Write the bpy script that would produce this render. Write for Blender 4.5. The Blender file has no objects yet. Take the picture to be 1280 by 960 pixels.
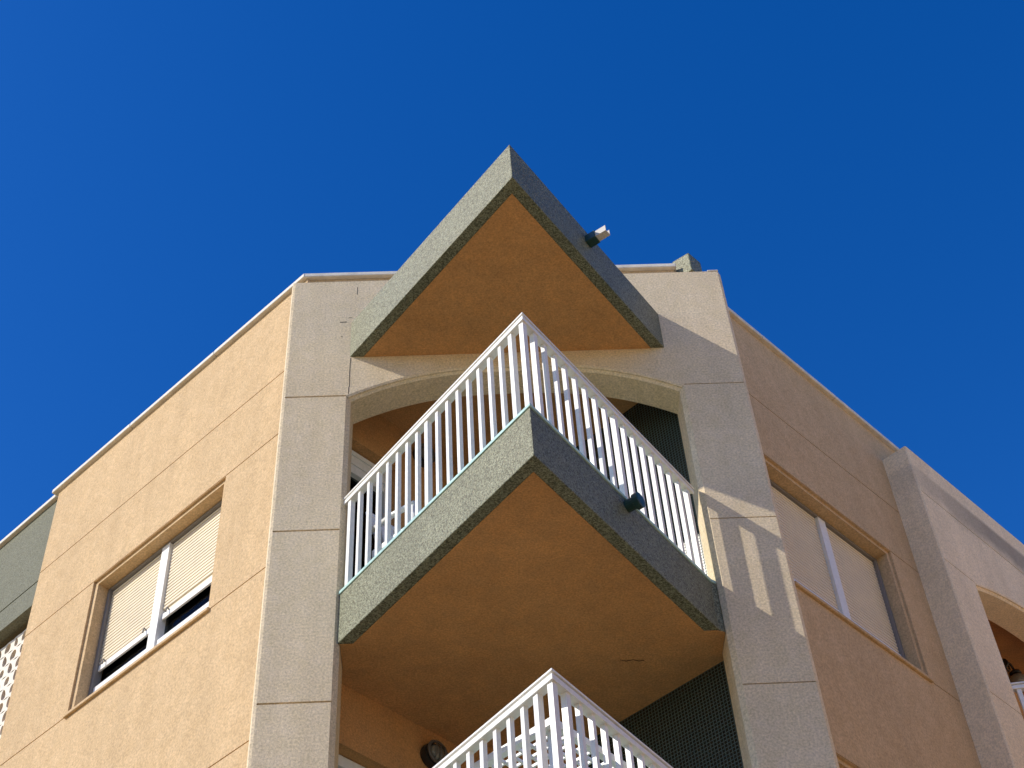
import bpy, bmesh, math, random
from mathutils import Vector, Matrix
R = math.radians
random.seed(7)
scene = bpy.context.scene
col = scene.collection
ZO = 10.5                       # height of the arch springing line above the street
V = Vector

# ------------------------------------------------------------------ helpers
class MB:
    def __init__(s): s.v = []; s.f = []
    def poly(s, pts):
        n = len(s.v); s.v += [tuple(p) for p in pts]; s.f.append(tuple(range(n, n + len(pts))))
    def prism(s, poly, z0, z1):
        """closed vertical prism over a plan polygon (any winding)"""
        a = sum(poly[i][0]*poly[(i+1) % len(poly)][1] - poly[(i+1) % len(poly)][0]*poly[i][1] for i in range(len(poly)))
        if a < 0: poly = poly[::-1]
        n = len(s.v); k = len(poly)
        s.v += [(p[0], p[1], z0) for p in poly] + [(p[0], p[1], z1) for p in poly]
        s.f.append(tuple(n + i for i in reversed(range(k)))); s.f.append(tuple(n + k + i for i in range(k)))
        for i in range(k):
            j = (i + 1) % k; s.f.append((n + i, n + j, n + k + j, n + k + i))
    def box(s, O, U, W, N, u0, u1, w0, w1, n0, n1):
        """box in a local frame O + u*U + w*W + n*N"""
        P = lambda u, w, n: tuple(O + U*u + W*w + N*n)
        q = [P(u0, w0, n0), P(u1, w0, n0), P(u1, w1, n0), P(u0, w1, n0), P(u0, w0, n1), P(u1, w0, n1), P(u1, w1, n1), P(u0, w1, n1)]
        n = len(s.v); s.v += q
        for f in ((0, 3, 2, 1), (4, 5, 6, 7), (0, 1, 5, 4), (1, 2, 6, 5), (2, 3, 7, 6), (3, 0, 4, 7)): s.f.append(tuple(n + i for i in f))
    def tube(s, pts, r, k=8, cap=True):
        pts = [V(p) for p in pts]; rings = []
        for i, p in enumerate(pts):
            d = (pts[min(i+1, len(pts)-1)] - pts[max(i-1, 0)]).normalized()
            a = d.orthogonal().normalized() if i == 0 else (rings_a - d*rings_a.dot(d)).normalized()
            rings_a = a; b = d.cross(a); rr = r[i] if isinstance(r, (list, tuple)) else r
            n = len(s.v); s.v += [tuple(p + a*rr*math.cos(2*math.pi*j/k) + b*rr*math.sin(2*math.pi*j/k)) for j in range(k)]
            rings.append(n)
        for a0, b0 in zip(rings, rings[1:]):
            for j in range(k): s.f.append((a0 + j, a0 + (j+1) % k, b0 + (j+1) % k, b0 + j))
        if cap:
            s.f.append(tuple(rings[0] + j for j in reversed(range(k)))); s.f.append(tuple(rings[-1] + j for j in range(k)))
    def build(s, name, mat, parent=None, smooth=False, bevel=0, merge=True, fix=True):
        me = bpy.data.meshes.new(name)
        me.from_pydata(s.v, [], s.f); me.update()
        bm = bmesh.new(); bm.from_mesh(me)
        if merge: bmesh.ops.remove_doubles(bm, verts=bm.verts, dist=1e-5)
        if fix: bmesh.ops.recalc_face_normals(bm, faces=bm.faces)
        bm.to_mesh(me); bm.free()
        me.materials.append(mat)
        if smooth:
            for p in me.polygons: p.use_smooth = True
        o = bpy.data.objects.new(name, me); col.objects.link(o); o.parent = parent
        if bevel:
            m = o.modifiers.new('bevel', 'BEVEL'); m.width = bevel; m.segments = 2; m.limit_method = 'ANGLE'; m.angle_limit = R(40)
        return o

def panel(mb, O, U, W, N, us, ws, depth, back=None):
    """a stepped sheet: cell (i,j) lies at depth(uc,wc) along N, None is a hole; steps get side faces; open borders go to 'back'"""
    P = lambda u, w, d: tuple(O + U*u + W*w + N*d)
    nu, nw = len(us) - 1, len(ws) - 1
    D = [[depth((us[i]+us[i+1])/2, (ws[j]+ws[j+1])/2) for j in range(nw)] for i in range(nu)]
    for i in range(nu):
        for j in range(nw):
            d = D[i][j]
            if d is None: continue
            mb.poly([P(us[i], ws[j], d), P(us[i+1], ws[j], d), P(us[i+1], ws[j+1], d), P(us[i], ws[j+1], d)])
            for di, dj, e in ((1, 0, 0), (-1, 0, 1), (0, 1, 2), (0, -1, 3)):
                a, b = i + di, j + dj
                inside = 0 <= a < nu and 0 <= b < nw
                d2 = D[a][b] if inside else None
                if d2 is None:
                    if back is None and not inside: continue
                    d2 = back if back is not None else d - .13
                if d2 >= d - 1e-6: continue
                if e == 0: q = [(us[i+1], ws[j]), (us[i+1], ws[j+1])]
                elif e == 1: q = [(us[i], ws[j+1]), (us[i], ws[j])]
                elif e == 2: q = [(us[i+1], ws[j+1]), (us[i], ws[j+1])]
                else: q = [(us[i], ws[j]), (us[i+1], ws[j])]
                mb.poly([P(*q[0], d), P(*q[0], d2), P(*q[1], d2), P(*q[1], d)])

def breaks(lo, hi, extra, grooves=(), gw=.006):
    s = {round(lo, 4), round(hi, 4)}
    for e in extra:
        if lo < e < hi: s.add(round(e, 4))
    for g in grooves:
        for e in (g - gw, g + gw):
            if lo < e < hi: s.add(round(e, 4))
    return sorted(s)

def thing(name, label, cat, loc=(0, 0, 0), rz=0, group=None):
    o = bpy.data.objects.new(name, None); col.objects.link(o); o.location = loc; o.rotation_euler.z = rz
    o.empty_display_size = .1
    o['label'] = label; o['category'] = cat
    if group: o['group'] = group
    return o
def struct(o): o['kind'] = 'structure'; return o

# ------------------------------------------------------------------ materials
def new_mat(name):
    m = bpy.data.materials.new(name); m.use_nodes = True
    nt = m.node_tree; b = nt.nodes['Principled BSDF']
    return m, nt, b
def nd(nt, t, **k):
    n = nt.nodes.new(t)
    for a, v in k.items():
        if a.startswith('i_'): n.inputs[a[2:].replace('_', ' ')].default_value = v
        else: setattr(n, a, v)
    return n
def mixc(nt, fac, a, b, mode='MIX'):
    n = nt.nodes.new('ShaderNodeMix'); n.data_type = 'RGBA'; n.blend_type = mode; n.clamp_result = False
    for s, v in ((0, fac), (6, a), (7, b)):
        if hasattr(v, 'is_linked') or hasattr(v, 'links'): nt.links.new(v, n.inputs[s])
        else: n.inputs[s].default_value = v if s == 0 else (*v, 1) if len(v) == 3 else v
    return n.outputs[2]
def rng(nt, v, a, b, c, d):
    n = nt.nodes.new('ShaderNodeMapRange'); nt.links.new(v, n.inputs[0])
    for i, x in enumerate((a, b, c, d)): n.inputs[i+1].default_value = x
    return n.outputs[0]
def noise(nt, co, scale, detail=3, rough=.55, stretch=None):
    if stretch:
        mp = nd(nt, 'ShaderNodeMapping'); mp.inputs['Scale'].default_value = stretch; nt.links.new(co, mp.inputs[0]); co = mp.outputs[0]
    n = nd(nt, 'ShaderNodeTexNoise'); n.inputs['Scale'].default_value = scale; n.inputs['Detail'].default_value = detail; n.inputs['Roughness'].default_value = rough
    nt.links.new(co, n.inputs['Vector']); return n.outputs[0]
def geo(nt): return nd(nt, 'ShaderNodeNewGeometry').outputs['Position']

def stucco(name, base, grain=70, amt=.16, blotch=.10, bump=.35, tint=None, streak=.06):
    m, nt, b = new_mat(name); L = nt.links.new
    co = geo(nt)
    n1 = noise(nt, co, grain, 3, .7); n2 = noise(nt, co, 9, 4, .65); n3 = noise(nt, co, 1.3, 4, .6)
    n4 = noise(nt, co, 1, 4, .6, (5, 5, .35))
    c = base
    g = rng(nt, n1, .3, .7, 1 - amt, 1 + amt)
    g2 = rng(nt, n2, .3, .7, 1 - blotch, 1 + blotch)
    g3 = rng(nt, n3, .3, .7, 1 - blotch*.8, 1 + blotch*.8)
    g4 = rng(nt, n4, .35, .65, 1 + streak*.4, 1 - streak)
    mm = []
    x = g
    for y in (g2, g3, g4):
        q = nd(nt, 'ShaderNodeMath', operation='MULTIPLY'); L(x, q.inputs[0]); L(y, q.inputs[1]); x = q.outputs[0]
    vm = nd(nt, 'ShaderNodeVectorMath', operation='SCALE')
    t2 = tint or tuple(v*f for v, f in zip(base, (1.0, .95, .88)))
    cc = mixc(nt, rng(nt, n2, .35, .65, 0, 1), base, t2)
    L(cc, vm.inputs[0]); L(x, vm.inputs['Scale'])
    L(vm.outputs[0], b.inputs['Base Color'])
    b.inputs['Roughness'].default_value = .9; b.inputs['Specular IOR Level'].default_value = .2
    bp = nd(nt, 'ShaderNodeBump'); bp.inputs['Strength'].default_value = bump; bp.inputs['Distance'].default_value = .006
    nb = noise(nt, co, grain*1.1, 4, .75); L(nb, bp.inputs['Height'])
    bp2 = nd(nt, 'ShaderNodeBump'); bp2.inputs['Strength'].default_value = .10; bp2.inputs['Distance'].default_value = .02
    L(n2, bp2.inputs['Height']); L(bp.outputs[0], bp2.inputs['Normal']); L(bp2.outputs[0], b.inputs['Normal'])
    m['vm'] = 1
    return m, nt, b, vm

M = {}
M['wall'] = stucco('orange_stucco', (.565, .395, .217), 58, .24, .05, .55, (.575, .41, .235))[0]
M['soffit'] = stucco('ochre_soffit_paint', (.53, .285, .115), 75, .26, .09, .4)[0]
M['pilaster'] = stucco('grey_stucco', (.73, .595, .39), 62, .27, .07, .5, (.70, .575, .405))[0]

# grey stucco of the far section carries a dark damp stain below its top edge
mm, nt, b, vm = stucco('stained_grey_stucco', (.86, .69, .455), 62, .22, .06, .5, (.83, .67, .46))
co = geo(nt); sp = nd(nt, 'ShaderNodeSeparateXYZ'); nt.links.new(co, sp.inputs[0])
nz = noise(nt, co, 2.2, 5, .65)
ad = nd(nt, 'ShaderNodeMath', operation='MULTIPLY_ADD'); nt.links.new(nz, ad.inputs[0]); ad.inputs[1].default_value = .35; nt.links.new(sp.outputs[2], ad.inputs[2])
lo = rng(nt, ad.outputs[0], ZO + .95, ZO + 1.15, 0, 1); hi = rng(nt, sp.outputs[2], ZO + 1.16, ZO + 1.22, 1, 0)
xx = rng(nt, sp.outputs[0], 3.7, 4.7, .15, .62)
mu = nd(nt, 'ShaderNodeMath', operation='MULTIPLY'); nt.links.new(lo, mu.inputs[0]); nt.links.new(hi, mu.inputs[1])
mu2 = nd(nt, 'ShaderNodeMath', operation='MULTIPLY'); nt.links.new(mu.outputs[0], mu2.inputs[0]); nt.links.new(xx, mu2.inputs[1])
nt.links.new(mixc(nt, mu2.outputs[0], vm.outputs[0], (.12, .115, .11)), b.inputs['Base Color'])
M['stained'] = mm

def granulate(name, dark, light, rough=.5, spec=.6):
    m, nt, b = new_mat(name); L = nt.links.new; co = geo(nt)
    vo = nd(nt, 'ShaderNodeTexVoronoi'); vo.inputs['Scale'].default_value = 125; L(co, vo.inputs['Vector'])
    sp = nd(nt, 'ShaderNodeSeparateColor'); L(vo.outputs['Color'], sp.inputs[0])
    f = rng(nt, sp.outputs[0], .0, 1, 0, 1)
    n2 = noise(nt, co, 60, 3, .7); n3 = noise(nt, co, 2, 4, .6)
    c = mixc(nt, f, dark, light)
    c = mixc(nt, rng(nt, n2, .52, .68, 0, .7), c, tuple(x*.35 for x in dark))
    c = mixc(nt, rng(nt, n3, .35, .7, 0, .25), c, tuple(x*.8 for x in dark))
    L(c, b.inputs['Base Color'])
    L(rng(nt, sp.outputs[1], 0, 1, rough - .12, rough + .15), b.inputs['Roughness'])
    b.inputs['Specular IOR Level'].default_value = spec; b.inputs['Specular Tint'].default_value = (1, .82, .5, 1)
    bp = nd(nt, 'ShaderNodeBump'); bp.inputs['Strength'].default_value = .6; bp.inputs['Distance'].default_value = .008
    L(n2, bp.inputs['Height']); L(bp.outputs[0], b.inputs['Normal'])
    return m
M['green'] = granulate('green_stone_granulate', (.055, .062, .042), (.285, .305, .215), .45, .4)
M['fascia'] = granulate('green_granulate_fascia', (.12, .125, .09), (.19, .195, .145), .7, .25)

def plain(name, c, rough=.5, spec=.5, metal=0, var=.06, scale=30, bump=0):
    m, nt, b = new_mat(name); L = nt.links.new; co = geo(nt)
    n1 = noise(nt, co, scale, 4, .6)
    L(mixc(nt, rng(nt, n1, .3, .7, 0, 1), tuple(x*(1-var) for x in c), tuple(min(1, x*(1+var)) for x in c)), b.inputs['Base Color'])
    L(rng(nt, n1, .3, .7, rough*.85, rough*1.15), b.inputs['Roughness'])
    b.inputs['Specular IOR Level'].default_value = spec; b.inputs['Metallic'].default_value = metal
    if bump:
        bp = nd(nt, 'ShaderNodeBump'); bp.inputs['Strength'].default_value = bump; bp.inputs['Distance'].default_value = .004; L(n1, bp.inputs['Height']); L(bp.outputs[0], b.inputs['Normal'])
    return m
M['white'] = plain('white_painted_aluminium', (.80, .785, .74), .4)
M['coping'] = plain('pale_coping_stone', (.66, .62, .55), .7, .3, 0, .14, 12, .3)
M['tile'] = plain('aqua_glazed_tile', (.42, .62, .57), .35, .5, 0, .15, 14)
M['shutter'] = plain('cream_roller_shutter', (.76, .66, .49), .5, .4, 0, .05, 8)
M['grey'] = plain('grey_window_guide', (.2, .185, .175), .5)
M['frame'] = plain('window_frame_white', (.74, .74, .74), .35)
M['pvc'] = plain('white_plastic', (.78, .78, .76), .4, .5, 0, .04)
M['dgreen'] = plain('dark_green_pipe', (.012, .05, .045), .35, .5)
M['spout'] = plain('pale_gutter', (.6, .56, .5), .6)
M['black'] = plain('black_iron', (.015, .014, .013), .45)
M['lampglass'] = plain('frosted_lamp_glass', (.20, .19, .16), .15, .6)
M['lampmetal'] = plain('grey_lamp_metal', (.11, .095, .08), .5)
M['curtain'] = plain('grey_curtain', (.22, .2, .17), .9, .1, 0, .1, 60)
M['dark'] = plain('dark_room', (.03, .028, .026), .9, .1)
M['screen'] = plain('white_cast_stone', (.74, .68, .58), .75, .2, 0, .1, 20, .3)
M['asphalt'] = plain('asphalt', (.055, .055, .055), .9, .2, 0, .2, 40, .4)
M['paving'] = plain('pavement', (.19, .145, .09), .85, .2, 0, .12, 6, .3)
M['ground'] = plain('sandy_ground', (.66, .47, .22), .95, .1, 0, .15, 3, .3)
M['render'] = plain('warm_house_render', (.92, .66, .40), .9, .1, 0, .08, 4, .3)
M['roof_tile'] = plain('clay_roof_tile', (.36, .15, .08), .9, .1, 0, .2, 8, .3)
M['line'] = plain('road_paint', (.75, .75, .73), .7)

m, nt, b = new_mat('window_glass'); L = nt.links.new
tr = nd(nt, 'ShaderNodeBsdfTransparent'); tr.inputs[0].default_value = (.55, .57, .57, 1)
gl = nd(nt, 'ShaderNodeBsdfGlossy'); gl.inputs['Roughness'].default_value = .02
fr = nd(nt, 'ShaderNodeFresnel'); fr.inputs[0].default_value = 1.13
mx = nd(nt, 'ShaderNodeMixShader'); L(fr.outputs[0], mx.inputs[0]); L(tr.outputs[0], mx.inputs[1]); L(gl.outputs[0], mx.inputs[2])
L(mx.outputs[0], nt.nodes['Material Output'].inputs[0]); nt.nodes.remove(b)
M['glass'] = m

# dark teal mosaic, 25 mm tesserae; uses distance along the 45 degree wall and height
m, nt, b = new_mat('dark_teal_mosaic'); L = nt.links.new; co = geo(nt)
sp = nd(nt, 'ShaderNodeSeparateXYZ'); L(co, sp.inputs[0])
su = nd(nt, 'ShaderNodeMath', operation='SUBTRACT'); L(sp.outputs[0], su.inputs[0]); L(sp.outputs[1], su.inputs[1])
sc = nd(nt, 'ShaderNodeMath', operation='MULTIPLY'); L(su.outputs[0], sc.inputs[0]); sc.inputs[1].default_value = .7071
cb = nd(nt, 'ShaderNodeCombineXYZ'); L(sc.outputs[0], cb.inputs[0]); L(sp.outputs[2], cb.inputs[1])
br = nd(nt, 'ShaderNodeTexBrick'); br.offset = 0; br.squash = 1; L(cb.outputs[0], br.inputs['Vector'])
for k, v in (('Scale', 1), ('Mortar Size', .0035), ('Mortar Smooth', .1), ('Bias', 0), ('Brick Width', .027), ('Row Height', .027)): br.inputs[k].default_value = v
br.inputs['Color1'].default_value = (.004, .012, .011, 1); br.inputs['Color2'].default_value = (.01, .022, .019, 1); br.inputs['Mortar'].default_value = (.06, .08, .068, 1)
L(br.outputs['Color'], b.inputs['Base Color']); L(rng(nt, br.outputs['Fac'], 0, 1, .18, .8), b.inputs['Roughness'])
M['mosaic'] = m

# ------------------------------------------------------------------ the street (out of frame below, it throws the light up)
mb = MB(); mb.poly([(-400, -400, 0), (400, -400, 0), (400, 400, 0), (-400, 400, 0)])
struct(mb.build('ground', M['ground'], fix=False))
mb = MB(); mb.prism([(-9, -11), (9, -11), (9, 10), (-9, 10)], .004, .14)
struct(mb.build('pavement', M['paving'], bevel=.02))
mb = MB(); mb.poly([(-60, -19.5, .004), (60, -19.5, .004), (60, -11.2, .004), (-60, -11.2, .004)])
struct(mb.build('road', M['asphalt'], fix=False))
mb = MB()
for i in range(-14, 15): mb.poly([(i*4, -15.4, .008), (i*4+2, -15.4, .008), (i*4+2, -15.28, .008), (i*4, -15.28, .008)])
struct(mb.build('road_marking', M['line'], fix=False))

# ------------------------------------------------------------------ unseen houses added to block low sky and bounce warm light (behind and beside the camera)
def house(label, O, U, N, wd, ht, dp):
    h = thing('added_house', label, 'house', tuple(O), 0, 'unseen houses added for bounced light')
    O = V((0, 0, 0)); Zz = V((0, 0, 1))
    mb = MB(); us = breaks(0, wd, [v for k in range(3) for v in (wd*(k + .5)/3 - .5, wd*(k + .5)/3 + .5)]); ws = breaks(.14, ht, [1, 2.3, 3.9, 5.2, 6.8, 8.1])
    def dep(u, w):
        for k in range(3):
            if abs(u - wd*(k + .5)/3) < .5 and (1 < w < 2.3 or 3.9 < w < 5.2 or 6.8 < w < 8.1): return -.15
        return 0
    panel(mb, O, U, Zz, N, us, ws, dep, -.2)
    mb.box(O, U, Zz, N, 0, wd, .14, ht, -dp, -.2); mb.build('wall', M['render'], h)
    mb = MB(); mb.box(O, U, Zz, N, -.1, wd + .1, ht, ht + .2, -dp, .25); mb.build('roof', M['roof_tile'], h)
    for k in range(3):
        for j in (1, 3.9, 6.8):
            if j + 1.3 < ht:
                mb = MB(); c_ = wd*(k + .5)/3; mb.box(O, U, Zz, N, c_ - .49, c_ + .49, j + .02, j + 1.28, -.15, -.11); mb.build('window', M['grey'], h)
    return h
hu, hn = V((.709, .705, 0)), V((-.705, .709, 0)); c_ = V((11.6, -6.5, 0))
for i, (hh, lab) in enumerate(((12.8, 'unseen cream house added to bounce light onto the right-hand wall, first in the row'), (12.4, 'unseen cream house added to bounce light onto the right-hand wall, second in the row'), (13.0, 'unseen cream house added to bounce light onto the right-hand wall, third in the row'))):
    house(lab, c_ + hu*(-6 + 8.4*i), hu, hn, 8.2, hh, 8)
house('unseen cream house added behind the camera to block the low sky', V((9, -27, 0)), V((-1, 0, 0)), V((0, 1, 0)), 16, 9.2, 8)

# ------------------------------------------------------------------ the building
B = thing('apartment_building', 'orange and grey stucco apartment building with pointed triangular balcony corner under blue sky', 'building')
X, Yv, Z = V((1, 0, 0)), V((0, 1, 0)), V((0, 0, 1))
z = lambda v: v + ZO
X1, X2, X3, X4 = -1.776, -1.305, 1.3305, 1.805
STOREY = 2.9
aL, aR = R(43.88), R(44.81)
OL = V((-1.8652, .3783, ZO)); UL = V((-math.cos(aL), math.sin(aL), 0)); NL = V((-math.sin(aL), -math.cos(aL), 0))
OR = V((2.1125, .845, ZO)); UR = V((math.cos(aR), math.sin(aR), 0)); NR = V((math.sin(aR), -math.cos(aR), 0))
BOT = -ZO + .14

# --- flat stucco walls with joints, rebates round the windows
def storeys(zs):
    out = []
    for q in zs:
        for k in range(4):
            if q - k*STOREY > BOT: out.append(q - k*STOREY)
    return out
def wall(name, O, U, N, t0, t1, top, wins, joints, end_back):
    mb = MB(); ex_u = []; ex_w = []
    for (a, b_, zt, zb) in wins:
        ex_u += [a, a + .045, b_ - .045, b_]; ex_w += [zt, zt - .035, zb]
    us = breaks(t0, t1, ex_u); ws = breaks(BOT, top, ex_w, joints, .0055)
    def depth(u, w):
        for (a, b_, zt, zb) in wins:
            if a + .045 < u < b_ - .045 and zb < w < zt - .035: return None
            if a < u < b_ and zb < w < zt: return -.022
        for j in joints:
            if abs(w - j) < .0055: return -.012
        return 0
    panel(mb, O, U, Z, N, us, ws, depth, end_back)
    return mb.build(name, M['wall'], B)
jl = storeys([-.003, -1.405]) + [.752]; jr = storeys([-.003, -1.405]) + [.729]
def winset(a, b_): return [(a, b_, -.012 - k*STOREY, -1.4 - k*STOREY) for k in range(3)]
WL = winset(.646, 2.42); WR = winset(-.11, 1.665)
wall('wall', OL, UL, NL, -.21, 3.445, 1.80, WL, jl, -.135)
wall('wall', OR, UR, NR, -.85, 2.56, 1.775, WR, jr, -.135)
# chamfer wall behind the grey front, below its coping
mb = MB(); mb.box(V((0, .255, ZO)), X, Z, -Yv, -1.70, 1.50, 1.30, 1.80, -.1, 0)
mb.build('wall', M['wall'], B)

# --- copings
def coping(O, U, N, t0, t1, zt, over=.04, depth=.30, h=.048):
    mb = MB()
    n = max(1, int(round((t1 - t0)/1.2))); s = (t1 - t0)/n
    for i in range(n):
        mb.box(O, U, Z, N, t0 + i*s + .002, t0 + (i+1)*s - .002, zt - h, zt, -depth, over + .002*random.random())
    return mb.build('coping', M['coping'], B, bevel=.008)
coping(OL, UL, NL, -.205, 3.52, 1.85)
coping(OR, UR, NR, -.78, 2.53, 1.825)
coping(V((0, .255, ZO)), X, -Yv, -1.753, 1.52, 1.853)

# --- windows
def window(O, U, N, a, b_, zt, zb, gap_near, gap_far, deep=.135, far_up=False):
    """a,b_ are the inner opening along the wall; gaps are the heights left open under the two roller shutters"""
    mid = a + (b_ - a)*.52; mw = .052
    f = MB()
    f.box(O, U, Z, N, a, a + .035, zb, zt, -deep - .06, -deep + .012)
    f.box(O, U, Z, N, b_ - .035, b_, zb, zt, -deep - .06, -deep + .012)
    f.box(O, U, Z, N, a + .035, b_ - .035, zt - .03, zt, -deep - .06, -deep + .01)
    w = f.build('window', M['grey'], B, bevel=.003)
    f = MB(); f.box(O, U, Z, N, mid - mw, mid + mw, zb + .02, zt - .03, -deep - .07, -deep + .014)
    f.build('mullion', M['white'], w, bevel=.004)
    for (p, q, gap) in ((a + .037, mid - mw - .002, gap_near), (mid + mw + .002, b_ - .037, gap_far)):
        bot = zb + .24 + gap
        s = MB(); zz = zt - .032; prof = []
        while zz - .036 > bot + .06:
            prof += [(zz, 0), (zz - .003, .013), (zz - .012, .015), (zz - .024, .013), (zz - .027, .0)]
            zz -= .036
        prof += [(zz, 0), (bot + .06, 0)]
        for (za, da), (zb_, db) in zip(prof, prof[1:]):
            P = lambda u, zz_, d: tuple(O + U*u + Z*zz_ + N*(-deep - .03 + d))
            s.poly([P(p, za, da), P(q, za, da), P(q, zb_, db), P(p, zb_, db)])
        s.build('roller_shutter', M['shutter'], w, fix=False)
        s = MB(); s.box(O, U, Z, N, p, q, bot, bot + .06, -deep - .035, -deep - .016)
        sb = s.build('shutter_bottom_bar', M['white'], w, bevel=.004)
        if gap > .02:
            for u in (p + .09, q - .09):
                h = MB(); c = O + U*u + Z*(bot + .055) + N*(-deep - .016)
                h.tube([c, c + N*.02 + Z*.012, c + N*.026 - Z*.004, c + N*.026 - Z*.04], .006, 6)
                h.build('shutter_stop', M['grey'], w, smooth=True)
        s = MB()
        s.box(O, U, Z, N, p, q, zb + .012, zb + .295, -deep - .075, -deep - .005)
        s.box(O, U, Z, N, p + .01, q - .01, zb + .295, zb + .34, -deep - .085, -deep - .035)
        s.build('sash_rail', M['frame'], w, bevel=.004)
        s = MB(); s.box(O, U, Z, N, p, q, zb + .341, zt - .04, -deep - .068, -deep - .062)
        s.build('pane', M['glass'], w)
        s = MB(); n = 40; qq = p + (q - p)*.5
        for i in range(n):
            u0, u1 = qq + (q - qq)*i/n, qq + (q - qq)*(i + 1)/n
            P = lambda u, zz_: tuple(O + U*u + Z*zz_ + N*(-deep - .13 + .012*math.sin(u*95)))
            s.poly([P(u0, zb + .1), P(u1, zb + .1), P(u1, zt - .05), P(u0, zt - .05)])
        s.build('curtain', M['curtain'], w, smooth=True, fix=False)
    s = MB(); s.box(O, U, Z, N, a - .06, b_ + .06, zb - .028, zb + .003, -.001, .026); s.box(O, U, Z, N, a + .002, b_ - .002, zb - .02, zb + .010, -deep - .07, -.002)
    s.build('sill', M['wall'], w, bevel=.006)
    return w
for k, (g1, g2) in enumerate(((.265, .225),)):
    window(OL, UL, NL, .691, 2.375, -.047 - k*STOREY, -1.4 - k*STOREY, g1, g2)
for k in range(2):
    window(OR, UR, NR, -.065, 1.62, -.047 - k*STOREY, -1.4 - k*STOREY, 0, 0)

# --- grey pilasters either side of the corner opening
CH = .035
def pilaster(name, plan, u0, u1, top, joints, O, U, N, mat, sides, gw_=.007):
    """joints cut the front face; 'sides' are plan chains (local u, depth back) closing the two flanks"""
    mb = MB(); ws = breaks(BOT, top, [], joints, gw_); us = [u0, u1]
    panel(mb, O, U, Z, N, us, ws, lambda u, w: -.014 if any(abs(w - j) < gw_ for j in joints) else 0, -.016)
    P = lambda u, d, w: tuple(O + U*u + N*(-d) + Z*w)
    for ch in sides:
        for (ua, da), (ub, db) in zip(ch, ch[1:]):
            for w0, w1 in zip([BOT] + sorted(joints), sorted(joints) + [top]):
                mb.poly([P(ua, da, w0), P(ub, db, w0), P(ub, db, w1), P(ua, da, w1)])
    l, r = sides
    mb.poly([P(u0, 0, top), P(u1, 0, top)] + [P(u, d, top) for u, d in r[1:]] + [P(u, d, top) for u, d in reversed(l[1:])])
    return mb.build(name, mat, B)
jp = storeys([0, -1.412]); jq = storeys([.012, -1.43])
OF = V((0, 0, ZO)); NF = -Yv
pilaster('pilaster', None, X1, X2, 1.441, jp, OF, X, NF, M['pilaster'],
         ([(X1, 0), (X1 - .02, .006), (X1 - .036, .06), (X1 - .036, .30)], [(X2, 0), (X2 + CH, CH), (X2 + CH, .275)]))
pilaster('pilaster', None, X3, X4, 1.441, jq, OF, X, NF, M['pilaster'],
         ([(X3, 0), (X3 - CH, CH), (X3 - CH, .275)], [(X4, 0), (X4 + .03, .045), (X4 + .03, .60)]), .0045)
mb = MB(); mb.box(OF, X, Z, NF, 1.72, X4 + .008, 1.4415, 1.455, -.245, .006); mb.build('pilaster_cap', M['coping'], B, bevel=.005)

# --- arched lintel
def arch(x, xa, xb, rise, p):
    c, h = (xa + xb)/2, (xb - xa)/2; q = min(1, abs((x - c)/h)); return rise*(1 - q**p)
def lintel(O, U, N, xa, xb, top, rise, p, mat, depth=.275, grooves=()):
    mb = MB(); n = 72
    xs = [(xa + xb)/2 - (xb - xa)/2*math.cos(math.pi*i/n) for i in range(n + 1)]
    P = lambda u, d, w: tuple(O + U*u + N*(-d) + Z*w)
    inner = [(xa + CH + (x - xa)*(xb - xa - 2*CH)/(xb - xa), ) for x in xs]
    for i in range(n):
        x0, x1 = xs[i], xs[i+1]; z0, z1 = arch(x0, xa, xb, rise, p), arch(x1, xa, xb, rise, p)
        i0, i1 = inner[i][0], inner[i+1][0]; q0, q1 = arch(i0, xa + CH, xb - CH, rise, p) - CH, arch(i1, xa + CH, xb - CH, rise, p) - CH
        zs = [None]
        mb.poly([P(x0, 0, z0), P(x1, 0, z1), P(x1, 0, top), P(x0, 0, top)])
        # bead: a small step, then the chamfer, then the intrados
        m0, m1 = (x0*.55 + i0*.45), (x1*.55 + i1*.45); y0, y1 = z0*.55 + q0*.45, z1*.55 + q1*.45
        mb.poly([P(x0, 0, z0), P(m0, .006, y0), P(m1, .006, y1), P(x1, 0, z1)])
        mb.poly([P(m0, .006, y0), P(m0, .018, y0), P(m1, .018, y1), P(m1, .006, y1)])
        mb.poly([P(m0, .018, y0), P(i0, CH, q0), P(i1, CH, q1), P(m1, .018, y1)])
        mb.poly([P(i0, CH, q0), P(i0, depth, q0), P(i1, depth, q1), P(i1, CH, q1)])
        mb.poly([P(i0, depth, q0), P(i0, depth, top), P(i1, depth, top), P(i1, depth, q1)])
        mb.poly([P(x0, 0, top), P(x1, 0, top), P(i1, depth, top), P(i0, depth, top)])
    return mb.build('arched_lintel', mat, B)
lintel(OF, X, NF, X2, X3, 1.441, .304, 2.5, M['pilaster'])
# hairline joint left of the arch
mb = MB(); pts = [(-1.285, .448), (-1.281, .38), (-1.288, .30), (-1.280, .2), (-1.286, .1), (-1.29, .02)]
for (a, c), (b2, d) in zip(pts, pts[1:]): mb.box(V((0, -.0015, ZO)), X, Z, NF, min(a, b2), min(a, b2) + .004, d, c, -.001, 0)
for (a, b2, c, d) in ((-1.385, -1.330, .897, .904), (-1.314, -1.29, .953, .957), (-1.366, -1.359, .708, .72), (-1.2555, -1.2525, 1.26, 1.36)):
    mk = MB(); mk.box(V((0, -.0015, ZO)), X, Z, NF, a, b2, c, d, -.001, 0); mk.build('scuff_mark', M['dark'], B)
mb.build('plaster_crack', M['dark'], B)

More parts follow.
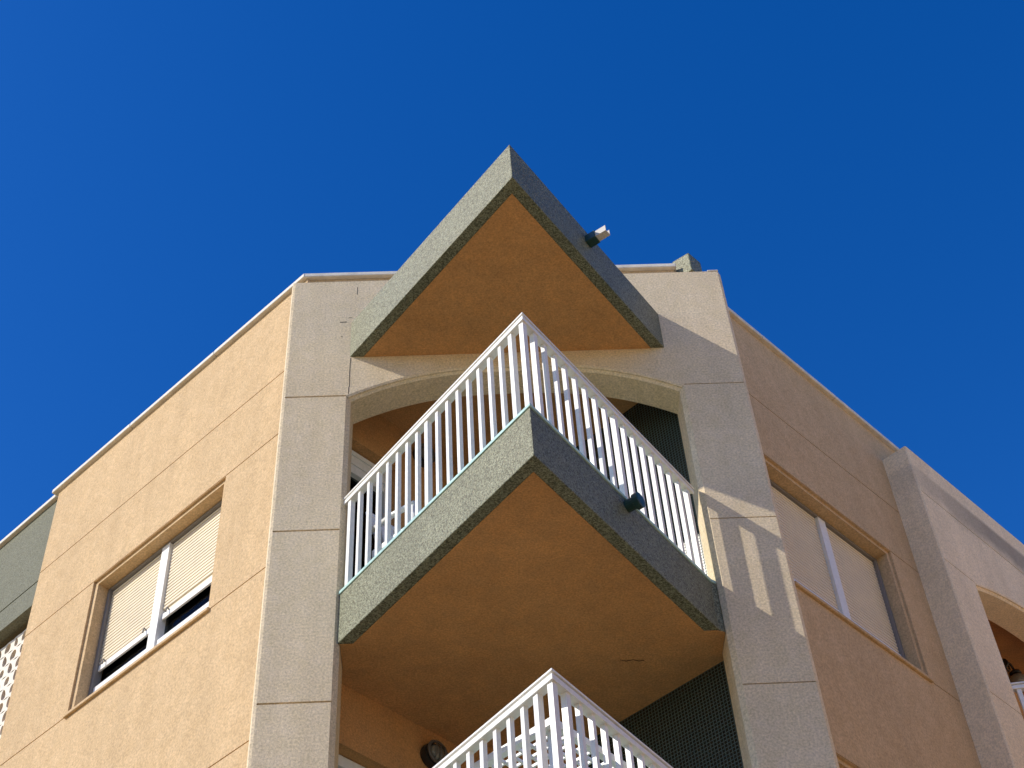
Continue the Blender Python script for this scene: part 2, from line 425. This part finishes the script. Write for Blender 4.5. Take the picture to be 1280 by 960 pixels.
# --- triangular corner slabs
class Tri:
    """plan triangle with its apex towards the street; edges can be offset outwards"""
    def __init__(s, F, ax, d, xl, xr):
        s.F = F; s.ap = V((ax, -d)); s.l = V((xl, 0)); s.r = V((xr, 0))
        s.dl = (s.l - s.ap).normalized(); s.dr = (s.r - s.ap).normalized()
        s.nl = V((-s.dl.y, s.dl.x)); s.nr = V((s.dr.y, -s.dr.x))
        if s.nl.x > 0: s.nl = -s.nl
        if s.nr.x < 0: s.nr = -s.nr
        s.ll = (s.l - s.ap).length; s.lr = (s.r - s.ap).length
    def off(s, o, yend=0.0):
        """left end, apex, right end of the outline moved outwards by o"""
        a, b = s.ap + s.nl*o, s.ap + s.nr*o
        # apex: a + t dl = b + u dr
        det = s.dl.x*(-s.dr.y) - (-s.dr.x)*s.dl.y; w = b - a
        t = (w.x*(-s.dr.y) - (-s.dr.x)*w.y)/det; ap = a + s.dl*t
        le = a + s.dl*((yend - a.y)/s.dl.y); ri = b + s.dr*((yend - b.y)/s.dr.y)
        return le, ap, ri
    def W(s, p, zz): return s.F(p.x, p.y, zz)
def sweep(mb, T, prof, yend):
    """profile [(offset, height)] closed, swept along left edge, apex, right edge"""
    rings = []
    offs = [T.off(o, yend) for o, h in prof]
    for k in range(3): rings.append([T.W(offs[i][k], prof[i][1]) for i in range(len(prof))])
    n = len(prof)
    for a, b in zip(rings, rings[1:]):
        for i in range(n):
            j = (i + 1) % n; mb.poly([a[i], a[j], b[j], b[i]])
    mb.poly(rings[0]); mb.poly(rings[-1][::-1])
def solid(mb, T, o, z0, z1, yend, extra):
    le, ap, ri = T.off(o, yend); pl = [le, ap, ri] + [V(e) for e in extra]
    k = len(pl); lo = [T.W(p, z0) for p in pl]; hi = [T.W(p, z1) for p in pl]
    mb.poly(lo[::-1]); mb.poly(hi)
    for i in range(k): j = (i + 1) % k; mb.poly([lo[i], lo[j], hi[j], hi[i]])

FF = lambda x, y, w: (x, y, w + ZO)
# canopy over the top balcony
T1 = Tri(FF, .0055, 1.680, -1.291, 1.2318)
mb = MB(); solid(mb, T1, 0, .459, .895, 0, [(1.2318, .02), (-1.291, .02)])
canopy = mb.build('canopy', M['green'], B, bevel=.006)
mb = MB(); solid(mb, T1, -.088, .453, .459, -.001, [])
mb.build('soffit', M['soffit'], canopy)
def spout(T, t, zc, cover, parent, reach, half):
    """short drain pipe in a collar on the right-hand edge"""
    p = T.ap + T.dr*t; c = V(T.W(p, zc)); n2 = V(T.W(p + T.nr, zc)) - c; n2.normalize(); d2 = V(T.W(p + T.dr, zc)) - c; d2.normalize()
    if half:
        s = MB(); s.box(c, d2, Z, n2, -.04, .04, -.042, .042, -.01, .09)
        k = s.build('drain_collar', M['dgreen'], parent, bevel=.006)
        s = MB(); s.box(c, d2, Z, n2, -.032, .032, -.034, -.026, .08, reach); s.box(c, d2, Z, n2, -.032, -.026, -.026, .03, .08, reach); s.box(c, d2, Z, n2, .026, .032, -.026, .03, .08, reach)
        s.build('drain_spout', M['spout'], parent)
    else:
        s = MB(); s.tube([c - n2*.01, c + n2*.06], .043, 14); s.tube([c + n2*.06, c + n2*.065, c + n2*.105, c + n2*.11], [.043, .056, .056, .044], 14)
        s.build('drain_spout', M['dgreen'], parent)
spout(T1, 1.03, .765, None, canopy, .185, True)

def balcony(F, ax, d, xl, xr, top, bot, yend=.016, back=.30, jamb=(-1.2685, 1.2935), mat=None, drain=True, seen=(18, 18), part='balcony'):
    T = Tri(F, ax, d, xl, xr)
    jl_, jr_ = jamb; ex = [(jr_, .038), (jr_, back), (jl_, back), (jl_, .038)]
    mb = MB(); solid(mb, T, 0, bot, top - .028, yend, ex)
    sl = mb.build(part, M['green'], B, bevel=.006)
    mb = MB(); solid(mb, T, -.085, bot - .006, bot, .02, [(xr - .003, .021), (jr_ - .002, .04), (jr_ - .002, back - .01), (jl_ + .002, back - .01), (jl_ + .002, .04), (xl + .003, .021)])
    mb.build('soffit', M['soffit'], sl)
    mb = MB(); solid(mb, T, .008, top - .027, top, yend, ex)
    mb.build('tile_edge', M['tile'], sl, bevel=.004)
    # handrail: flat cap, dark slot, square rail
    rt = top + .885; IN = -.03
    mb = MB()
    sweep(mb, T, [(IN + .034, rt), (IN + .034, rt - .016), (IN - .034, rt - .016), (IN - .034, rt)], yend + .012)
    sweep(mb, T, [(IN + .018, rt - .016), (IN + .018, rt - .026), (IN - .018, rt - .026), (IN - .018, rt - .016)], yend + .012)
    sweep(mb, T, [(IN + .029, rt - .026), (IN + .029, rt - .062), (IN - .029, rt - .062), (IN - .029, rt - .026)], yend + .012)
    mb.build('handrail', M['white'], sl, bevel=.003)
    hgt = .885 - .062
    def bar(w, name):
        q = MB(); q.box(V((0, 0, 0)), X, Z, -Yv, -w/2, w/2, -.001, hgt + .001, -w/2, w/2)
        o = q.build(name, M['white'], sl); return o
    protos = {}
    le, ap, ri = T.off(IN, yend)
    for side, (e, dd) in enumerate(((le, T.dl), (ri, T.dr))):
        n = 17; ln = (e - ap).length - .035
        for i in range(n + 1):
            if side == 1 and i == 0: continue
            if i > seen[side]: continue
            w = .037 if i in (1, 9, 17) else .029
            p = ap + dd*(ln*i/n)
            a, b2 = V(T.W(p, top)), V(T.W(p + dd, top)); ang = math.atan2((b2 - a).y, (b2 - a).x)
            if i == 0: w = .036; q = V(T.W(ap + V((0, 1)), top)) - V(T.W(ap, top)); ang = math.atan2(q.y, q.x) + R(45 if F is FF else 45)
            if w not in protos: protos[w] = o = bar(w, 'baluster')
            else:
                o = protos[w].copy(); col.objects.link(o); o.parent = sl
            o.location = a; o.rotation_euler.z = ang
    if drain: spout(T, 1.06, top - .085, None, sl, .1, False)
    return T, sl
TB, bal = balcony(FF, -.004, 1.667, -1.272, 1.238, -1.978, -2.425)
# ceiling crack on the soffit
mb = MB(); pts = [(.60, .285), (.64, .300), (.69, .288), (.73, .305), (.765, .298)]
for (a, c), (b2, d) in zip(pts, pts[1:]):
    mb.poly([(a, c, z(-2.4325)), (b2, d, z(-2.4325)), (b2, d + .006, z(-2.4325)), (a, c + .006, z(-2.4325))])
mb.build('soffit_crack', M['dark'], bal, fix=False)
TB2, bal2 = balcony(FF, -.004, 1.667, -1.272, 1.238, -1.978 - STOREY, -2.425 - STOREY, drain=True)

# --- loggia rooms behind the corner opening
LA, LB_, RA, RB_ = V((-1.459, .272)), V((-.481, 1.25)), V((1.388, .272)), V((.375, 1.25))
def strip(mb, a, b, z0, z1): mb.poly([(a.x, a.y, z(z0)), (b.x, b.y, z(z0)), (b.x, b.y, z(z1)), (a.x, a.y, z(z1))])
dI = (LB_ - LA).normalized(); UI = V((dI.x, dI.y, 0)); NI = V((dI.y, -dI.x, 0))
for k in range(2):
    c0, f0 = (.459 - k*2.884), (-1.978 - k*STOREY)
    OI = V((LA.x, LA.y, ZO)); ln = (LB_ - LA).length
    # left side wall with a recessed balcony door
    mb = MB(); D0, D1, DT = .02, .735, c0 - .475
    us = breaks(0, ln, [D0, D1]); ws = breaks(f0, c0 + .02, [DT, DT - .02, f0 + .001])
    panel(mb, OI, UI, Z, NI, us, ws, lambda u, w: None if D0 < u < D1 and w < DT else 0, -.13)
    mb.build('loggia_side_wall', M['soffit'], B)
    mb = MB(); mb.box(OI, UI, Z, NI, D0 + .002, D0 + .05, f0, DT - .004, -.16, -.085); mb.box(OI, UI, Z, NI, D1 - .07, D1 - .003, f0, DT - .004, -.16, -.08)
    mb.box(OI, UI, Z, NI, D0 + .05, D1 - .07, f0 + .01, f0 + .12, -.15, -.10)
    dr = mb.build('balcony_door', M['white'], B, bevel=.004)
    if k == 0:
        mb = MB()
        for i in range(5): mb.box(OI, UI, Z, NI, D0 + .051, D1 - .071, DT - .26 + i*.05, DT - .26 + i*.05 + .046, -.15, -.085 - .008*(i % 2))
        mb.build('shutter_box', M['white'], dr, bevel=.003)
        zt = DT - .262
    else:
        mb = MB(); mb.box(OI, UI, Z, NI, D0 + .051, D1 - .071, DT - .09, DT - .006, -.15, -.09); mb.build('door_head', M['white'], dr, bevel=.004)
        zt = DT - .092
    mb = MB(); mb.box(OI, UI, Z, NI, D0 + .05, D1 - .07, f0 + .12, zt, -.135, -.128); mb.build('pane', M['glass'], dr)
    mb = MB(); strip(mb, LB_, RB_, f0, c0 + .02); mb.build('loggia_back_wall', M['soffit'], B, fix=False)
    mb = MB(); strip(mb, RB_, RA, f0, c0 + .02); mb.build('mosaic_wall', M['mosaic'], B, fix=False)
    mb = MB(); pl = [LA, RA, RB_, LB_]; mb.poly([(p.x, p.y, z(c0 + (0 if k == 0 else .002))) for p in pl]); mb.build('loggia_ceiling', M['soffit'], B, fix=False)
    mb = MB(); mb.poly([(p.x, p.y, z(f0 - .01)) for p in pl]); mb.build('loggia_floor', M['tile'], B, fix=False)

# --- green fascia and pierced screen at the left end
OFa = OL + NL*(-.05)
mb = MB(); g = [.752]
panel(mb, OFa, UL, Z, NL, breaks(3.446, 6.6, [4.7, 5.9]), breaks(.459, 1.80, [], g, .008), lambda u, w: -.02 if abs(w - .752) < .008 else 0, -.1)
P = lambda u, d, w: tuple(OFa + UL*u + NL*d + Z*w)
mb.poly([P(3.446, -.1, .459), P(6.6, -.1, .459), P(6.6, -.1, 1.8), P(3.446, -.1, 1.8)])
mb.build('fascia', M['fascia'], B)
coping(OFa, UL, NL, 3.53, 6.6, 1.85)
# pierced screen: a lattice of arch and leaf openings in a 5 cm slab
mb = MB(); OS = OL + NL*(-.17); cw, chh = .135, .15; nh = 12
def hole(kind):
    pts = []
    for i in range(nh):
        a = 2*math.pi*i/nh + math.pi/4; cx, cz = math.cos(a), math.sin(a)
        if kind == 0:                                      # arch: flat foot, round head
            hx, hz = .046*cx, (.058*cz if cz > 0 else -.05*min(1, abs(cz)*1.4))
        else:                                              # leaf, leaning
            hx, hz = .034*cx*(1 - .35*cz), .064*cz; hx += .22*hz
        pts.append((hx, hz))
    return pts
def rim(a):
    cx, cz = math.cos(a), math.sin(a); m = max(abs(cx)/(cw/2), abs(cz)/(chh/2)); return (cx/m, cz/m)
rows, cols_ = 17, 9
for r in range(rows):
    for c in range(cols_):
        u0 = 3.46 + cw*(c + .5) ; w0 = .40 - chh*(r + .5); h = hole((c + r) % 2)
        if (c + r) % 3 == 0: h = [(x*.8, y*.85) for x, y in h]
        outer = [rim(2*math.pi*i/nh + math.pi/4) for i in range(nh)]
        Q = lambda p, d: tuple(OS + UL*(u0 + p[0]) + Z*(w0 + p[1]) + NL*d)
        for i in range(nh):
            j = (i + 1) % nh
            mb.poly([Q(h[i], 0), Q(outer[i], 0), Q(outer[j], 0), Q(h[j], 0)])
            mb.poly([Q(h[i], 0), Q(h[j], 0), Q(h[j], -.045), Q(h[i], -.045)])
            mb.poly([Q(h[i], -.045), Q(h[j], -.045), Q(outer[j], -.045), Q(outer[i], -.045)])
mb.build('pierced_screen', M['screen'], B)
mb = MB()
for o_, mname in ((-1.3, 'dark'),):
    P = lambda u, d, w: tuple(OL + UL*u + NL*d + Z*w)
    mb.poly([P(3.44, -1.3, BOT), P(6.6, -1.3, BOT), P(6.6, -1.3, 1.7), P(3.44, -1.3, 1.7)])
    mb.poly([P(3.43, -.13, BOT), P(3.43, -1.3, BOT), P(3.43, -1.3, 1.7), P(3.43, -.13, 1.7)])
    mb.poly([P(6.6, -.1, BOT), P(6.6, -1.3, BOT), P(6.6, -1.3, 1.7), P(6.6, -.1, 1.7)])
    mb.poly([P(3.43, -.12, -1.95), P(6.6, -.12, -1.95), P(6.6, -1.3, -1.95), P(3.43, -1.3, -1.95)])
mb.build('loggia_back_wall', M['soffit'], B, fix=False)
mb = MB(); panel(mb, OFa, UL, Z, NL, [3.446, 6.6], [BOT, -2.1], lambda u, w: 0, -.1); mb.build('wall', M['wall'], B)

P = lambda u, d, w: tuple(OL + UL*u + NL*d + Z*w)
mb = MB(); mb.poly([P(3.43, -.15, .465), P(6.6, -.15, .465), P(6.6, -1.3, .465), P(3.43, -1.3, .465)]); mb.build('loggia_ceiling', M['fascia'], B, fix=False)
# --- the grey section at the right end, standing forward
OQ = OR + NR*.265
T0, TA, TBb = 2.112, 2.592, 5.95
js = storeys([0, -1.44]) + [.838, .66]
js2 = storeys([0, -1.44])
pilaster('pilaster', None, T0, TA, 1.42, js2 + [.838], OQ, UR, NR, M['stained'],
         ([(T0, 0), (T0 - .012, .012), (T0 - .012, .30)], [(TA, 0), (TA + CH, CH), (TA + CH, .30)]), .0045)
lintel(OQ, UR, NR, TA, TBb, .832, .304, 2.1, M['stained'], .30)
mb = MB(); panel(mb, OQ, UR, Z, NR, [TA, TBb + .6], [.832, .844, 1.42], lambda u, w: -.012 if w < .844 else 0, -.3); mb.build('parapet', M['stained'], B)
mb = MB(); panel(mb, OQ, UR, Z, NR, [TBb, TBb + .6], [BOT, .832], lambda u, w: 0, -.3); mb.build('pilaster', M['stained'], B)
P = lambda u, d, w: tuple(OR + UR*u + NR*d + Z*w)
mb = MB()
mb.poly([P(2.0, -.42, BOT), P(6.6, -.42, BOT), P(6.6, -.42, 1.4), P(2.0, -.42, 1.4)])
mb.build('loggia_back_wall', M['soffit'], B, fix=False)
mb = MB(); mb.poly([P(2.2, .2, .459), P(6.6, .2, .459), P(6.6, -.6, .459), P(2.2, -.6, .459)]); mb.build('loggia_ceiling', M['soffit'], B, fix=False)
FQ = lambda x, y, w: tuple(OQ + UR*(x + TA + 1.31) + NR*(-y) + Z*w)
balcony(FQ, 0, 1.667, -1.272, 1.238, -1.978, -2.425, drain=False, seen=(18, -1))

# --- green cap at the right end of the front parapet
mb = MB(); a0, b0, c0 = V((1.505, .31, z(1.99))), V((1.637, .17, z(1.945))), V((1.637, .17, z(1.70))); d0 = V((1.505, .31, z(1.70))); e = UR*.17
for q in ([a0, b0, c0, d0], [a0 + e, b0 + e, c0 + e, d0 + e], [a0, b0, b0 + e, a0 + e], [b0, c0, c0 + e, b0 + e], [c0, d0, d0 + e, c0 + e], [d0, a0, a0 + e, d0 + e]): mb.poly(q)
mb.build('parapet_cap', M['green'], B, bevel=.01)

# --- roof and hidden sides close the volume
def L2(t, d=0): p = OL + UL*t + NL*d; return (p.x, p.y)
def R2(t, d=0): p = OR + UR*t + NR*d; return (p.x, p.y)
plan = [L2(-.19, -.05), (-1.69, .32), (1.46, .32), R2(-.83, -.05), R2(6.6, -.05), (3, 12), (-3, 12), L2(6.6, -.12)]
mb = MB(); mb.poly([(p[0], p[1], z(1.42)) for p in plan]); mb.build('roof', M['coping'], B, fix=False)
mb = MB()
for a, b2 in ((R2(6.6, .2), (3, 12)), ((3, 12), (-3, 12)), ((-3, 12), L2(6.6, -.1))):
    mb.poly([(*a, .14), (*b2, .14), (*b2, z(1.8)), (*a, z(1.8))])
mb.build('rear_wall', M['wall'], B, fix=False)
# storey floors inside keep the rooms dark
mb = MB()
inner = [L2(.02, -.5), (-1.2, 1.4), (1.1, 1.4), R2(-.2, -.5), R2(6.5, -.5), (2.9, 11.8), (-2.9, 11.8), L2(6.5, -1.4)]
for k in range(3): mb.poly([(p[0], p[1], z(.5 - STOREY*k)) for p in inner])
mb.build('floor_slab', M['dark'], B, fix=False)

# ------------------------------------------------------------------ lamps and furniture
def bulkhead(label, t, zc):
    P0 = V((-1.066, .663, 0)); p = P0 + UI*t + Z*z(zc) + NI*.001
    o = thing('wall_lamp', label, 'wall lamp', p, 0, 'round caged lamps on the loggia side walls')
    mb = MB(); mb.tube([V((0, 0, 0)), NI*.02, NI*.055, NI*.06], [.09, .094, .09, .08], 28); mb.build('base', M['black'], o, smooth=False)
    mb = MB(); mb.tube([NI*.058, NI*.085, NI*.10, NI*.108], [.07, .063, .042, .01], 24); mb.build('lamp_glass', M['lampglass'], o, smooth=True)
    mb = MB()
    ring = [NI*.085 + UI*(.084*math.cos(a)) + Z*(.084*math.sin(a)) for a in [2*math.pi*i/28 for i in range(29)]]
    mb.tube(ring, .012, 6)
    for s in (-.038, 0, .038):
        h = math.sqrt(.084**2 - s*s); mb.tube([NI*.085 + UI*s - Z*h, NI*.118 + UI*s - Z*h*.5, NI*.122 + UI*s, NI*.118 + UI*s + Z*h*.5, NI*.085 + UI*s + Z*h], .005, 6)
    mb.build('cage', M['lampmetal'], o, smooth=True)
bulkhead('round caged lamp on brown loggia wall behind the upper white railing', .425, .26)
bulkhead('round caged lamp on brown loggia wall above the lower white railing', .50, -2.65)

# black lantern in the right-hand loggia
lp = OR + UR*4.17 + NR*-.37 + Z*.28
LT = thing('wall_lantern', 'black iron wall lantern with pale glass globe beside the far right pilaster', 'lantern', lp)
mb = MB(); a, n_ = -UR, UR
mb.tube([n_*.0, n_*.02], .055, 14); mb.build('base', M['black'], LT)
mb = MB(); mb.tube([n_*.02, n_*.07 + Z*.03, n_*.12 + Z*.08, n_*.18 + Z*.085, n_*.22 + Z*.05, n_*.23 + Z*.02], .012, 8)
mb.tube([n_*.03 - Z*.03, n_*.08 - Z*.05, n_*.13 - Z*.01, n_*.12 + Z*.04], .009, 8); mb.build('arm', M['black'], LT, smooth=True)
mb = MB(); c = n_*.23
mb.tube([c + Z*.03, c + Z*.015, c - Z*.01, c - Z*.02], [.02, .05, .06, .05], 16); mb.build('lamp_cap', M['black'], LT, smooth=True)
mb = MB(); mb.tube([c - Z*.02 - Z*(.10*(1 - math.cos(a_))) for a_ in [math.pi*i/10 for i in range(1, 10)]], [.1*math.sin(math.pi*i/10) for i in range(1, 10)], 20)
mb.build('globe', M['lampglass'], LT, smooth=True)

# white lattice table on the lower balcony
zt = -1.978 - STOREY
TB_ = thing('garden_table', 'white plastic lattice-top table on the lower balcony behind its railing', 'table', (0, 0, 0))
a1, a2 = V((-.72, .69, 0)).normalized(), V((.68, .73, 0)).normalized(); c = V((0, -1.335, z(zt + .83))); S = .82
mb = MB()
mb.box(c, a1, Z, a2, 0, S, -.045, 0, 0, .04); mb.box(c, a1, Z, a2, 0, S, -.045, 0, S - .04, S)
mb.box(c, a1, Z, a2, 0, .04, -.045, 0, .04, S - .04); mb.box(c, a1, Z, a2, S - .04, S, -.045, 0, .04, S - .04)
n = 11
for i in range(1, n):
    q = .04 + (S - .08)*i/n
    mb.box(c, a1, Z, a2, q - .006, q + .006, -.022, -.004, .04, S - .04)
    mb.box(c, a1, Z, a2, .04, S - .04, -.024, -.008, q - .006, q + .006)
mb.build('table_top', M['pvc'], TB_)
for u, v in ((.06, .06), (S - .06, .06), (.06, S - .06), (S - .06, S - .06)):
    mb = MB(); p = c + a1*u + a2*v; mb.tube([p - Z*.02, V((p.x, p.y, z(zt)))], [.026, .018], 10); mb.build('leg', M['pvc'], TB_, smooth=True)

# white chair on the upper balcony
CHR = thing('garden_chair', 'white plastic garden chair on the upper balcony behind its railing', 'chair', (-.76, .12, z(-1.978)), R(45))
mb = MB()
for i in range(6): mb.box(V((0, 0, 0)), X, Z, Yv, -.22, .22, .42, .44, -.2 + i*.07, -.2 + i*.07 + .052)
mb.box(V((0, 0, 0)), X, Z, Yv, -.235, -.2, .40, .45, -.21, .22); mb.box(V((0, 0, 0)), X, Z, Yv, .2, .235, .40, .45, -.21, .22)
mb.build('seat', M['pvc'], CHR, bevel=.005)
mb = MB(); bu, bn = V((0, .22, .97)).normalized(), V((0, -.97, .22)).normalized()
for i in range(5): mb.box(V((0, .2, .44)), X, bu, bn, -.19 + i*.085, -.19 + i*.085 + .045, .0, .42, -.01, .01)
mb.box(V((0, .2, .44)), X, bu, bn, -.225, .225, .42, .475, -.014, .014)
mb.build('backrest', M['pvc'], CHR, bevel=.005)
for sx in (-1, 1):
    for sy, tp in ((-.19, .62), (.2, .44)):
        mb = MB(); mb.tube([V((sx*.235, sy*1.1, 0)), V((sx*.215, sy, tp))], [.018, .024], 8); mb.build('leg', M['pvc'], CHR, smooth=True)
    mb = MB(); mb.tube([V((sx*.22, -.21, .62)), V((sx*.24, 0, .64)), V((sx*.225, .26, .66))], .022, 8); mb.build('armrest', M['pvc'], CHR, smooth=True)

# ------------------------------------------------------------------ sun and sky
sd = V((3.16, 1, -2.36)).normalized()             # direction the light travels
su = bpy.data.lights.new('sun', 'SUN'); su.energy = 5.0; su.angle = R(.53); su.color = (1, .94, .83)
so = bpy.data.objects.new('sun', su); col.objects.link(so); so.location = (-20, -10, 30)
so.rotation_euler = sd.to_track_quat('-Z', 'Y').to_euler()
w = bpy.data.worlds.new('World'); scene.world = w; w.use_nodes = True; nt = w.node_tree
bg = nt.nodes['Background']
sky = nt.nodes.new('ShaderNodeTexSky'); sky.sky_type = 'NISHITA'; sky.sun_disc = False
ts = -sd
sky.sun_elevation = math.asin(ts.z); sky.sun_rotation = math.atan2(ts.x, ts.y)
sky.air_density = 1.0; sky.dust_density = .3; sky.ozone_density = 3; sky.altitude = 300
hs = nt.nodes.new('ShaderNodeHueSaturation'); hs.inputs['Saturation'].default_value = 1.378; hs.inputs['Value'].default_value = 2.0; hs.inputs['Hue'].default_value = .516
nt.links.new(sky.outputs[0], hs.inputs['Color']); nt.links.new(hs.outputs[0], bg.inputs['Color']); bg.inputs['Strength'].default_value = .10

# ------------------------------------------------------------------ camera
pt, ro, ya = R(48.2158), R(-4.0708), R(3.1045)
fwd = V((math.sin(ya)*math.cos(pt), math.cos(ya)*math.cos(pt), math.sin(pt)))
r_ = V((math.cos(ya), -math.sin(ya), 0)); u_ = r_.cross(fwd)
r2 = r_*math.cos(ro) + u_*math.sin(ro); u2 = -r_*math.sin(ro) + u_*math.cos(ro)
cam = bpy.data.cameras.new('camera'); cam.sensor_width = 36; cam.lens = 36*1923.56/1280; cam.clip_end = 2000; cam.clip_start = .05
cob = bpy.data.objects.new('camera', cam); col.objects.link(cob)
mw = Matrix((r2, u2, -fwd)).transposed().to_4x4(); mw.translation = V((-.4471, -8.0157, -8.9075 + ZO)); cob.matrix_world = mw
scene.camera = cob
scene.view_settings.view_transform = 'Standard'; scene.view_settings.look = 'None'; scene.view_settings.gamma = 1
scene.view_settings.exposure = -.12
scene.cycles.max_bounces = 8; scene.cycles.diffuse_bounces = 5
